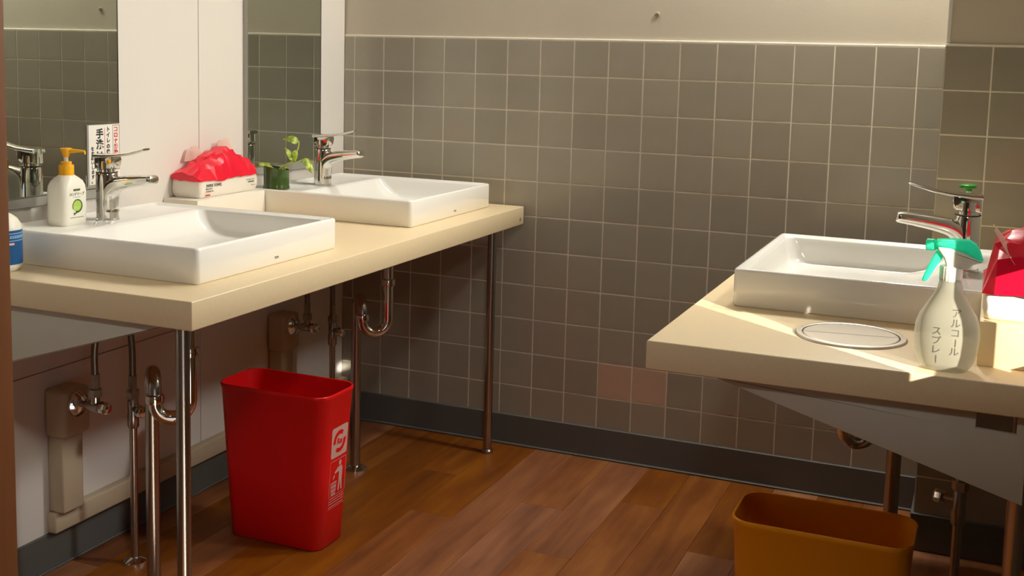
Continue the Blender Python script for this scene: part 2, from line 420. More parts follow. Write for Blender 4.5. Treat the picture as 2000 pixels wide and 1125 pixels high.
# baseboards
BH = .09
b = B(); box(b, XL, PX, -.006, .004, 0, BH, .002, 1); box(b, XL, PX, -.012, -.004, 0, .006, .002, 1); struct('baseboard_back', b, M_base)
b = B(); box(b, XL, XL+.006, YN, -.006, 0, BH-.006, .002, 1); box(b, XL+.004, XL+.012, YN, -.006, 0, .006, .002, 1); struct('baseboard_left', b, M_base)
b = B(); box(b, PX-.006, XR, PY-.006, PY+.004, 0, BH, .002, 1); box(b, PX-.006, PX+.004, PY, -.006, 0, BH, .002, 1); struct('baseboard_pillar', b, M_base)

# ------------------------------------------------------------------ mirrors
def mirror(y0, y1, label):
    t = thing('wall_mirror', label, 'mirror', (XL, (y0+y1)/2, .818), 0, 'mirrors over the left basins')
    h = (y1-y0)/2; zt = .95
    b = B(); box(b, 0, .0115, -h, h, 0, zt, .0006, 1); obj('backing', b, M_mirror_side, t, False)
    b = B(); box(b, .0116, .0132, -h+.0025, h-.003, .0025, zt-.002); obj('glass', b, M_mirror, t, False)
    b = B(); box(b, 0, .0135, h-.0028, h, 0, zt); obj('edge_strip', b, M_dark, t, False)
    b = B(); box(b, 0, .0112, -h, h, -.021, -.001, .001, 1); obj('bottom_strip', b, M_mirror_side, t, False)  # narrow grey strip along the lower edge of the mirror
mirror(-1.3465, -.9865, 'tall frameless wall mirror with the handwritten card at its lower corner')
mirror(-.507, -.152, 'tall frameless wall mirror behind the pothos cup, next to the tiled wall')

# ------------------------------------------------------------------ counters
CT, CB = .707, .656
t = thing('vanity_counter', 'long cream counter on chrome legs carrying two basins along the white wall', 'counter', (0, 0, 0), 0, 'cream counters')
b = B(); box(b, XL+.0005, .567, -1.482, -.0135, CB, CT, .0022, 2); obj('countertop', b, M_counter, t, angle=50)
def leg(x, y, parent):
    b = B(); lathe(b, [(.0125, 0), (.0125, CB)], 24); l = obj('leg', b, M_chrome_dull, parent); l.location = (x, y, 0)
    b = B(); lathe(b, [(.0165, 0), (.0165, .008), (.0128, .013)], 24); obj('foot', b, M_chrome_dull, l)
    b = B(); lathe(b, [(.024, CB-.004), (.024, CB-.0002)], 24); obj('mounting_plate', b, M_bracket, l)
leg(.502, -1.425, t); leg(.509, -.10, t)
b = B(); prism(b, [(.498, CB-.0005), (.498, CB-.003), (XL+.002, CB-.003-.302*.533), (XL+.002, CB-.0005)], -1.471, -1.459, 'xz', .002); obj('side_bracket', b, M_bracket, t)
b = B(); lathe(b, [(.005, 0), (.005, .0008)], 16, Matrix.Rotation(PI/2, 4, 'Y')); s = obj('edge_mark', b, M_seam, t); s.location = (.5668, -.0388, .672)

t = thing('vanity_counter', 'shorter cream counter in sunlight with a round steel lid in its top', 'counter', (0, 0, 0), 0, 'cream counters')
b = B(); prism(b, [(1.322, -1.365), (XR-.0005, -1.365), (XR-.0005, PY-.0135), (1.322, PY-.0135)], CB+.006, CT, 'xy', .0022); obj('countertop', b, M_counter, t, angle=50)
xa, xb = 1.426, 1.8556
zl = lambda x: CB+.006-.003-.286*(x-xa)
b = B(); prism(b, [(xa, CB+.0055), (1.79, CB+.0055), (1.79, .636), (1.8415, .634), (1.8415, CB+.0055), (xb, CB+.0055), (xb, zl(xb)), (xa, zl(xa))], -1.352, -1.340, 'xz', .002); obj('side_bracket', b, M_bracket, t)
b = B(); prism(b, [(xa+.01, zl(xa+.01)+.0005), (xb, zl(xb)+.0005), (xb, zl(xb)+.008), (xa+.03, zl(xa+.03)+.008)], -1.3401, -1.30, 'xz', .001); obj('bracket_lip', b, M_bracket, t)
leg(1.8505, -1.30, t)

def waste_lid():
    t = thing('waste_chute_lid', 'round brushed steel flap lid set into the sunlit counter', 'lid', (1.600, -1.183, CT))
    b = B(); prof = [(.0745, .0003), (.0745, .0028), (.0765, .0034), (.083, .0030), (.0855, .0006)]
    loops = [circ(r, z, 64) for r, z in prof]; skin(b, loops, False, False); obj('rim_ring', b, M_brushed, t, angle=15)
    b = B(); lathe(b, [(.0745, .0002), (.0745, .0006)], 48); obj('gap', b, M_dark, t)
    b = B(); loops = [circ(r, z, 64) for r, z in [(.0728, .0006), (.0728, .0022), (.0715, .0028)]]; skin(b, loops, True, True); d = obj('flap', b, M_brushed, t, angle=20)
    b = B(); box(b, -.0712, .0712, -.0004, .0004, .0027, .0031); c = obj('hinge_line', b, M_chrome, t, False); c.rotation_euler = (0, 0, .16)
waste_lid()

# ------------------------------------------------------------------ basins
def basin(label, loc, rz):
    t = thing('vessel_basin', label, 'basin', loc, rz, 'white rectangular basins')
    L, H, zr, zd = .49, .236, .067, .061
    hx = L/2
    b = B(); K = 6
    loops = [rrect(hx-.003, H-.003, .008, 0, hx, 0, K), rrect(hx, H, .010, .003, hx, 0, K), rrect(hx, H, .010, zr-.005, hx, 0, K),
             rrect(hx-.0015, H-.0015, .010, zr-.0012, hx, 0, K), rrect(hx-.005, H-.005, .009, zr, hx, 0, K),
             rrect(hx-.009, H-.009, .008, zr-.001, hx, 0, K), rrect(hx-.013, H-.013, .007, zd, hx, 0, K)]
    def open_(x0, x1, hy, r, z): return rrect((x1-x0)/2, hy, r, z, (x0+x1)/2, 0, K)
    loops += [open_(.132, .4765, .2225, .02, zd), open_(.137, .4755, .2215, .02, zd-.002), open_(.142, .474, .220, .022, zd-.007),
              open_(.152, .471, .2175, .03, .040), open_(.172, .4675, .2145, .035, .022), open_(.190, .462, .209, .04, .011), open_(.215, .45, .195, .05, .0065), open_(.25, .43, .17, .05, .005)]
    skin(b, loops, True, True); obj('bowl', b, M_ceramic, t, angle=60)
    b = B(); lathe(b, [(.019, 0), (.021, .0015), (.017, .003), (.002, .0035)], 24); d = obj('drain', b, M_chrome, t); d.location = (.34, 0, .0052)
    b = B(); glyphs(b, 'TOTO', frame_x(.010, .014, L+.0001), .0062, fit=.0145, offset=.0004, depth=.0001)
    obj('emblem', b, M_print_grey, t, False)
    return t
basin('white rectangular basin with yellow-capped soap bottle standing on its rim', (0, -1.132, CT), 0)
basin('white rectangular basin with the pothos cup standing on its rim', (0, -.316, CT), 0)
basin('white rectangular basin on the sunlit counter behind the spray bottle', (1.875, -.818, CT), PI)

# ------------------------------------------------------------------ faucets
def faucet(label, loc, rz, turn=0):
    t = thing('basin_faucet', label, 'faucet', loc, rz, 'chrome lever faucets')
    b = B()
    lathe(b, [(.0245, 0), (.0245, .0028), (.0228, .0036), (.0225, .06), (.0222, .094), (.0212, .099), (.0195, .101)], 40)
    path = smooth_path([(.001, 0, .020), (.006, 0, .055), (.022, 0, .0730), (.050, 0, .0815), (.088, 0, .0875), (.119, 0, .0910)], 6)
    k = len(path); loops = []
    for i, p in enumerate(path):
        tg = ((path[i+1] if i < k-1 else p)-(path[i-1] if i else p)).normalized(); up = Vector((0, 1, 0)).cross(tg)*-1
        f = i/(k-1); hw = .0212-.0035*f; hh = .0225-.0125*f**.75
        loops.append([p+Vector((0, 1, 0))*hw*math.copysign(abs(math.cos(a))**.7, math.cos(a))+up*hh*math.copysign(abs(math.sin(a))**.7, math.sin(a)) for a in [2*PI*j/24 for j in range(24)]])
    c = path[-1]; l0 = loops[-1]
    for dx, sc in ((.0028, .90), (.0046, .66), (.0052, .3)): loops.append([c+(q-c)*sc+Vector((dx, 0, dx*.05)) for q in l0])
    skin(b, loops); obj('spout', b, M_chrome, t, angle=50)
    b = B(); lathe(b, [(.010, -.004), (.0105, .004)], 24); a = obj('aerator', b, M_dark, t); a.location = (.106, 0, .0838); a.rotation_euler = (0, -.08, 0)
    lv = B()
    lathe(lv, [(.0165, .101), (.0165, .106), (.0185, .1075), (.0185, .118), (.017, .124)], 32)
    prof = [(-.0212, .1065), (-.0212, .1300), (-.010, .1345), (.026, .1345), (.0285, .1275), (.0255, .1130), (.020, .1075), (.006, .1065)]
    prism(lv, prof, -.0145, .0145, 'xz', .003)
    pts = [(-.0225, .1330), (.0, .1340), (.03, .1362), (.062, .1412), (.088, .1478), (.104, .1530)]
    loops = []
    for i, (x, z) in enumerate(pts):
        hw = .0190-.0080*(i/5)**1.3; th = .0052-.0030*i/5
        loops.append([Vector((x, hw*math.copysign(abs(math.cos(a))**.5, math.cos(a)), z+th*math.sin(a))) for a in [2*PI*j/20 for j in range(20)]])
    skin(lv, loops)
    o = obj('lever', lv, M_chrome, t, angle=50); o.rotation_euler = (0, 0, turn)
    b = B(); lathe(b, [(.0225, .0995), (.0225, .1008)], 32); obj('seal_ring', b, M_dark, t)
    return t
ZD = CT+.0608
faucet('chrome lever faucet standing beside the yellow-capped soap bottle', (.082, -1.142, ZD), 0)
faucet('chrome lever faucet on the basin nearest the tiled wall, beside the pothos', (.102, -.337, ZD), 0)
faucet('chrome lever faucet behind the spray bottle on the sunlit basin', (1.752, -.818, ZD), PI+.22, -.12)

# ------------------------------------------------------------------ white riser boxes
b = B(); box(b, XL+.001, .066, -.826, -.5545, CT, .772, .0015, 2); o = obj('riser_box', b, M_white_box)
tag(o, 'white riser block between the two left basins, under a towel pack', 'box', 'riser blocks on the counters')
b = B(); box(b, 1.785, XR-.001, -1.280, -1.056, CT, .772, .0015, 2); o = obj('riser_box', b, M_sun_tinted_box)
tag(o, 'white riser block with sun-warmed colour on the sunlit counter beside the spray bottle', 'box', 'riser blocks on the counters')

# ------------------------------------------------------------------ paper towel packs
def towel_pack(label, loc, rz, D, Ln, h, peak, seed, text, flaps):
    """local: +x is the printed long face, y along the pack"""
    rnd = random.Random(seed)
    t = thing('paper_towel_pack', label, 'towel pack', loc, rz, 'paper towel packs')
    b = B(); loops = []
    for z, g in ((0, -.006), (.003, -.002), (h*.4, .0015), (h*.75, .0005), (h, -.001)):
        lp = rrect(D/2+g, Ln/2+g, .008, z, 0, 0, 4)
        loops.append([p+Vector((rnd.uniform(-1, 1), rnd.uniform(-1, 1), 0))*.0008*(1 if z > .003 else 0) for p in lp])
    skin(b, loops); obj('white_wrapper', b, M_film_white, t, angle=60)
    # crumpled red film over the top
    b = B(); nu, nv = 19, 9
    g = []
    for i in range(nu):
        row = []
        for j in range(nv):
            u, v = i/(nu-1), j/(nv-1)
            y = (u-.5)*(Ln+.010); x = (v-.5)*(D+.008)
            cr = max(0, 1-(abs(v-.45)/.56)**2.6)
            e = min(u, 1-u, v, 1-v) > 0
            if e:
                if i == 1: y = -Ln/2-.003
                if i == nu-2: y = Ln/2+.003
                z = h+(peak(u)-h)*cr**.8+rnd.uniform(-.0045, .005); x += rnd.uniform(-.004, .004); y += rnd.uniform(-.004, .004) if 1 < i < nu-2 else 0
                if i in (1, nu-2): z -= .004
            else:
                z = h-.002+rnd.uniform(-.0015, .002)-(.007*max(0, .12-abs(u-.34))/.12 if v == 1 else 0)
            row.append(b.verts.new((x, y, z)))
        g.append(row)
    for i in range(nu-1):
        for j in range(nv-1):
            a, c, d, e = g[i][j], g[i+1][j], g[i+1][j+1], g[i][j+1]
            if (i+j) % 2: b.faces.new((a, c, d)); b.faces.new((a, d, e))
            else: b.faces.new((a, c, e)); b.faces.new((c, d, e))
    me = mesh('red_wrapper', b, M_film_red, True, 18)
    o = obj('red_wrapper', me, M_film_red, t)
    for (y, x, z, w, hh, lean) in flaps:
        b = B(); rr = []
        for i in range(4):
            row = []
            for j in range(4):
                q = i/3; s = (j/3-.5)
                row.append(b.verts.new((x+lean*q*hh+.003*math.sin(3*s+2*q), y+s*w*(1-.35*q)+.004*q, z+hh*q+.004*math.sin(5*s))))
            rr.append(row)
        for i in range(3):
            for j in range(3): b.faces.new((rr[i][j], rr[i+1][j], rr[i+1][j+1], rr[i][j+1]))
        bmesh.ops.solidify(b, geom=b.faces[:], thickness=.0008)
        obj('film_flap', b, M_film_pale, t)
    if text:
        X = D/2+.0016
        b = B(); glyphs(b, 'PAPER TOWEL', frame_x(-Ln/2+.052, h-.0155, X), .0105, fit=.060, offset=0); obj('lettering', b, M_print, t, False)
        b = B()
        for y0, y1, z in ((-Ln/2+.020, -Ln/2+.046, h-.0245), (-Ln/2+.020, -Ln/2+.049, h-.0305)):
            k = y0
            while k < y1: box(b, X-.0002, X+.0001, k, k+rnd.uniform(.0014, .0034), z, z+.0032); k += .0044
        for y0, y1, z, hh in ((Ln/2-.050, Ln/2-.016, h-.014, .0016), (Ln/2-.043, Ln/2-.016, h-.021, .0034), (Ln/2-.030, Ln/2-.016, h-.029, .0034)):
            k = y0
            while k < y1: box(b, X-.0002, X+.0001, k, k+rnd.uniform(.0014, .0034), z, z+hh); k += .004
        stuff(obj('small_print', b, M_print_grey, t, False))
        b = B(); box(b, X-.0002, X+.0002, -Ln/2+.019, -Ln/2+.036, .0045, .008); obj('red_stamp', b, M_print_red, t, False)
    return t
towel_pack('open red and white paper towel pack beside the pothos cup', (.007, -.6795, .7722), 0, .086, .232, .044,
           lambda u: .060+.050*math.exp(-((u-.60)/.27)**2)+.014*math.exp(-((u-.28)/.2)**2)+.016*u**4, 5, True,
           [(.058, -.016, .092, .062, .038, -.2), (-.050, -.026, .086, .066, .030, -.3)])
towel_pack('sunlit red and white paper towel pack beside the turquoise sprayer', (1.850, -1.166, .7722), 0, .122, .205, .040,
           lambda u: .058+.070*math.exp(-((u-.28)/.32)**2), 11, False,
           [(-.088, -.022, .086, .045, .046, -.75), (-.075, .02, .10, .05, .03, .3)])

# ------------------------------------------------------------------ soap bottle
def soap_bottle():
    t = thing('soap_dispenser', 'white hand soap bottle with yellow pump on the basin rim', 'soap bottle', (.066, -1.239, ZD))
    b = B(); loops = []
    for z, hx, hy, r in ((0, .0215, .028, .010), (.003, .0245, .0325, .012), (.012, .0255, .0335, .013), (.068, .0262, .0342, .014), (.080, .0258, .0332, .015), (.089, .0238, .0292, .016), (.0955, .020, .0235, .017), (.100, .0155, .0175, .0155), (.103, .0125, .0125, .0125)):
        loops.append(rrect(hx, hy, r, z))
    skin(b, loops); obj('bottle', b, M_bottle_white, t, angle=60)
    b = B(); lathe(b, [(.0142, .1005), (.0148, .102), (.0148, .120), (.0142, .122), (.0105, .122), (.0105, .128), (.0095, .1285)], 28); obj('collar', b, M_yellow, t)
    b = B(); lathe(b, [(.004, .128), (.004, .140)], 16); obj('pump_stem', b, M_bottle_white, t)
    b = B(); lathe(b, [(.0055, .1375), (.008, .1455), (.0115, .1525), (.0118, .1545), (.0105, .1555)], 24)
    loops = []
    for x, hw, zt, zb in ((.0, .0065, .1552, .1455), (.012, .006, .1548, .1455), (.026, .0048, .1535, .1475), (.037, .0038, .1522, .1478), (.0395, .0032, .1510, .1425)):
        loops.append([Vector((x, hw*math.cos(a), (zt+zb)/2+(zt-zb)/2*math.sin(a))) for a in [2*PI*j/14 for j in range(14)]])
    skin(b, loops); h = obj('pump_head', b, M_yellow, t, angle=50); h.rotation_euler = (0, 0, .35)
    X = .0264
    b = B(); box(b, X-.0004, X+.0001, -.009, .009, .0705, .0745); obj('dark_bar', b, M_darkgreen, t, False)
    b = B(); glyphs(b, 'ハンドソープ', frame_x(0, .0635, X), .0075, fit=.040, offset=.0001)
    obj('lettering', b, M_darkgreen, t, False)
    b = B()
    for z, y0, y1 in ((.0575, -.010, .010), (.0165, -.018, .017)):
        k = y0
        while k < y1: box(b, X-.0006, X-.0001, k, k+.0018, z, z+.0009); k += .0026
    stuff(obj('small_print', b, M_print_grey, t, False))
    b = B(); Mx = Matrix.Rotation(PI/2, 4, 'Y'); Mx = Matrix.Translation((X-.0005, 0.001, .040)) @ Mx
    lathe(b, [(.0118, 0), (.0118, .0004)], 28, Mx); obj('lime_disc', b, M_lime, t, False)
    b = B()   # green ring closing into a ribbon
    a0, a1 = 1.15*PI, -.62*PI; K = 26; pts_o, pts_i = [], []
    for i in range(K+1):
        a = a0+(a1-a0)*i/K; w = .0012+.0022*(i/K)
        pts_o.append(((.0128+w*.4)*math.cos(a)+.001, (.0128+w*.4)*math.sin(a)+.040)); pts_i.append(((.0128-w*.8)*math.cos(a)+.001, (.0128-w*.8)*math.sin(a)+.040))
    vo = [b.verts.new((X, y, z)) for y, z in pts_o]; vi = [b.verts.new((X, y, z)) for y, z in pts_i]
    for i in range(K): b.faces.new((vo[i], vo[i+1], vi[i+1], vi[i]))
    e = [b.verts.new((X, y, z)) for y, z in ((-.0085, .0215), (-.0065, .0265), (-.0095, .0262))]; b.faces.new(e)
    e = [b.verts.new((X, y, z)) for y, z in ((-.0035, .0265), (.0065, .0290), (-.0085, .0215), (-.0068, .0262))]; b.faces.new(e)
    obj('ribbon_emblem', b, M_darkgreen, t, False)
soap_bottle()

# ------------------------------------------------------------------ blue labelled bottle half behind the door frame
def blue_bottle():
    t = thing('blue_label_bottle', 'white bottle with blue label, half hidden by the door frame', 'bottle', (.088, -1.428, CT))
    b = B(); lathe(b, [(.029, 0), (.033, .003), (.0355, .010), (.036, .078), (.034, .088), (.028, .098), (.019, .105), (.013, .108)], 40); obj('bottle', b, M_bottle_white, t)
    b = B(); loops = [circ(.0364, z, 40) for z in (.014, .078)]; skin(b, loops, False, False); obj('label_sleeve', b, M_blue, t)
    b = B()
    for z0, z1 in ((.0715, .073), (.058, .0595)): skin(b, [circ(.0366, z, 40) for z in (z0, z1)], False, False)
    obj('label_stripes', b, M_lightblue, t)
    b = B(); k = 0
    for i in range(14):
        a = -.9+i*.12; c = Vector((.0366*math.cos(a), .0366*math.sin(a), 0)); d = Vector((-math.sin(a), math.cos(a), 0))*.0016
        v = [b.verts.new(c-d+Vector((0, 0, .063))), b.verts.new(c+d+Vector((0, 0, .063))), b.verts.new(c+d*.6+Vector((0, 0, .069))), b.verts.new(c-d+Vector((0, 0, .0685)))]; b.faces.new(v)
    obj('label_print', b, M_lightblue, t, False)
    b = B()
    for a0, a1, z0, z1 in ((-.42, -.12, .051, .055), (-1.2, -.85, .040, .052)):
        for i in range(6):
            p, q = a0+(a1-a0)*i/6, a0+(a1-a0)*(i+1)/6
            v = [b.verts.new((.0367*math.cos(p), .0367*math.sin(p), z0)), b.verts.new((.0367*math.cos(q), .0367*math.sin(q), z0)), b.verts.new((.0367*math.cos(q), .0367*math.sin(q), z1)), b.verts.new((.0367*math.cos(p), .0367*math.sin(p), z1))]; b.faces.new(v)
    obj('pink_patches', b, M_pink, t, False)
blue_bottle()

# ------------------------------------------------------------------ hand-washing card on the mirror
def card():
    t = thing('notice_card', 'white laminated card with handwritten Japanese hand-washing notice on the mirror', 'card', (-.0212, -1.083, .8275), 0)
    w, h = .0965, .131
    b = B(); box(b, 0, .0006, -.005, w, -.004, h, .0002, 1); obj('laminate', b, M_mirror_side, t, False)
    b = B(); box(b, .0007, .0012, 0, w-.001, 0, h-.001); obj('paper', b, M_paper, t, False)
    X = .0014
    b = B(); column(b, '手洗い消毒', frame_x, .033, h-.010, .0235, .0225, X, .0008); column(b, 'トイレの後は', frame_x, .059, h-.006, .0125, .0118, X, .0004)
    column(b, 'をお願いします。', frame_x, .011, h-.048, .0102, .0098, X, .0003); obj('black_writing', b, M_print, t, False)
    b = B(); column(b, 'コロナ感染予防', frame_x, .083, h-.0065, .0130, .0128, X, .0005); box(b, X-.0002, X, .0475, .0486, .03, h-.009); obj('red_writing', b, M_print_red, t, False)
    b = B()
    for y0, y1, z0, z1 in ((.0732, .0744, .028, h-.003), (.0932, .0944, .028, h-.003), (.0732, .0944, h-.0042, h-.003), (.0732, .0944, .028, .0292)): box(b, X-.0003, X, y0, y1, z0, z1)
    obj('box_outline', b, M_print_grey, t, False)
    t.rotation_euler = (-.0, 0, 0)
card()

# ------------------------------------------------------------------ pothos in a green cup
def pothos():
    t = thing('pothos_cup', 'pothos cutting with pale variegated leaves in a dark green cup', 'plant', (.062, -.497, ZD), math.radians(34.5))
    b = B(); n = 40; R = .0335
    def rim(r, z0, k): return [Vector((r*math.cos(2*PI*i/n), r*math.sin(2*PI*i/n), z0-k*math.cos(2*PI*i/n))) for i in range(n)]
    loops = [circ(.031, 0, n), circ(.0345, .0025, n), circ(.0345, .008, n), circ(.0332, .0105, n), rim(R-.0005, .040, .002), rim(R, .058, .006), rim(R-.0018, .058, .006), rim(R-.003, .030, 0), circ(.028, .008, n)]
    skin(b, loops); obj('cup', b, M_cup, t, angle=50)
    b = B(); tube(b, smooth_path([(.0, 0, .012), (.006, 0, .050), (.022, 0, .064), (.040, -.002, .074), (.049, -.002, .092), (.056, 0, .112), (.057, 0, .127)]), [.0018]*49, 8); obj('stem', b, M_stem, t)
    b = B(); tube(b, smooth_path([(.004, .004, .012), (.012, .003, .052), (.032, .002, .066), (.055, 0, .073), (.073, 0, .081)]), [.0014]*33, 8); obj('stem', b, M_stem, t)
    def leaf(base, tip, w, up, droop=.25, fold=.35):
        base, tip, up = Vector(base), Vector(tip), Vector(up); ax = tip-base; L = ax.length; ax.normalize()
        side = ax.cross(up).normalized(); up = side.cross(ax)
        b = B(); NU, NV = 9, 5; g = []
        for i in range(NU):
            u = i/(NU-1); prof = max(.02, (math.sin(PI*u**.62))**.8*(1-.12*u)); row = []
            for j in range(NV):
                s = (j/(NV-1)-.5)*2
                row.append(b.verts.new(base+ax*L*u+side*s*w*prof/2+up*(L*droop*math.sin(PI*u)*.6-abs(s)*w*prof*fold*.5)))
            g.append(row)
        for i in range(NU-1):
            for j in range(NV-1): b.faces.new((g[i][j], g[i+1][j], g[i+1][j+1], g[i][j+1]))
        bmesh.ops.solidify(b, geom=b.faces[:], thickness=.0006)
        obj('leaf', b, M_leaf, t, angle=70)
    leaf((.057, 0, .127), (.016, .002, .131), .026, (0, -.75, .65), .35, .3)
    leaf((.046, -.002, .078), (.021, -.004, .110), .022, (.5, -.8, .3), .15, .3)
    leaf((.048, -.004, .104), (.047, -.006, .072), .017, (.4, -.9, 0), .12, .3)
    leaf((.073, 0, .083), (.092, -.003, .042), .030, (.6, -.75, .25), .22, .35)
    leaf((-.010, -.004, .058), (-.050, -.008, .067), .026, (0, -.6, .8), .2, .25)
    leaf((.014, -.004, .056), (.030, -.010, .058), .016, (0, -.6, .8), .2, .3)
    b = B(); tube(b, smooth_path([(.0, 0, .02), (-.004, 0, .05), (-.010, -.004, .058)]), [.0013]*17, 8); obj('stem', b, M_stem, t)
pothos()

# ------------------------------------------------------------------ bottles on the right counter
def sprayer():
    t = thing('spray_bottle', 'translucent white spray bottle with turquoise trigger head on the sunlit counter', 'spray bottle', (1.7437, -1.3225, CT))
    s = .000178; zs = .0001935
    X = lambda c: (c-322)*s
    Z = lambda c: (1088-c)*zs
    b = B()
    prof = [(.0275, 0), (.031, .0025), (.0365, .010), (.0418, .027), (.0438, .048), (.0425, .064), (.0385, .077), (.0310, .090), (.0225, .104), (.0165, .117), (.0150, .125), (.0146, .130)]
    loops = []
    for r, z in prof:
        d = max(.0146, r*.66); loops.append([Vector((r*math.copysign(abs(math.cos(a))**.85, math.cos(a)), d*math.copysign(abs(math.sin(a))**.85, math.sin(a)), z)) for a in [2*PI*j/48 for j in range(48)]])
    skin(b, loops); obj('bottle', b, M_spray_white, t, angle=60)
    b = B(); n = 48
    loops = []
    for z, r in ((.127, .0148), (.128, .0152), (.146, .0152), (.1475, .0142)): loops.append([Vector(((r+(.0003 if j % 2 else -.0003))*math.cos(2*PI*j/n), (r+(.0003 if j % 2 else -.0003))*math.sin(2*PI*j/n), z)) for j in range(n)])
    skin(b, loops); obj('collar', b, M_bottle_white, t)
    b = B(); prism(b, [(X(288), Z(338)), (X(265), Z(268)), (X(215), Z(208)), (X(214), Z(185)), (X(300), Z(180)), (X(420), Z(200)), (X(546), Z(272)), (X(540), Z(282)), (X(478), Z(300)), (X(450), Z(338))], -.0115, .0115, 'xz', .0025); obj('shroud', b, M_bottle_white, t, angle=50)
    b = B(); prism(b, [(X(202), Z(140)), (X(330), Z(130)), (X(440), Z(130)), (X(492), Z(160)), (X(525), Z(208)), (X(548), Z(268)), (X(505), Z(262)), (X(410), Z(222)), (X(310), Z(196)), (X(205), Z(188))], -.0125, .0125, 'xz', .003); obj('head_cover', b, M_teal, t, angle=50)
    b = B(); lathe(b, [(.0060, -.0005), (.0084, .001), (.0086, .010), (.0072, .0112), (.0066, .0155)], 24, Matrix.Translation((X(125), 0, Z(183))) @ Matrix.Rotation(PI/2, 4, 'Y')); nz = obj('nozzle', b, M_teal, t)
    b = B(); prism(b, [(X(205), Z(222)), (X(268), Z(228)), (X(250), Z(275)), (X(200), Z(355)), (X(160), Z(430)), (X(148), Z(447)), (X(118), Z(450)), (X(110), Z(438)), (X(128), Z(390)), (X(165), Z(300))], -.007, .007, 'xz', .0022); obj('trigger', b, M_teal, t, angle=50)
    b = B()
    column(b, 'アルコール', frame_y, .0115, .091, .0132, .0135, -.0278, .0000)
    column(b, 'スプレー', frame_y, -.0125, .0655, .0132, .0135, -.0288, .0000)
    def half(z):
        for (r0, z0), (r1, z1) in zip(prof, prof[1:]):
            if z0 <= z <= z1: return r0+(r1-r0)*(z-z0)/(z1-z0)
        return .03
    for v in b.verts:
        r = half(v.co.z); d = max(.0146, r*.66); e = 2/.85
        v.co.y = -d*max(0, 1-min(1, abs(v.co.x)/r)**e)**(1/e)-.0004
    obj('handwriting', b, M_pencil, t, False)
    return t
sprayer()
def pump_bottle():
    t = thing('pump_bottle', 'clear pump bottle with a green push head behind the faucet', 'soap bottle', (1.748, -.655, ZD))
    b = B(); lathe(b, [(.018, 0), (.021, .003), (.0212, .07), (.020, .078), (.0135, .087), (.0095, .090)], 32); obj('bottle', b, M_clear, t)
    b = B(); lathe(b, [(.0105, .0895), (.0105, .100), (.008, .1015)], 24); obj('collar', b, M_green, t)
    b = B(); lathe(b, [(.0045, .101), (.0045, .130)], 16); obj('pump_stem', b, M_clear, t)
    b = B(); lathe(b, [(.006, .127), (.0065, .1315), (.0135, .1335), (.014, .138), (.012, .1395)], 24)
    box(b, -.019, 0, -.0042, .0042, .1325, .1382, .0015, 2); obj('pump_head', b, M_green, t).rotation_euler = (0, 0, .5)
pump_bottle()

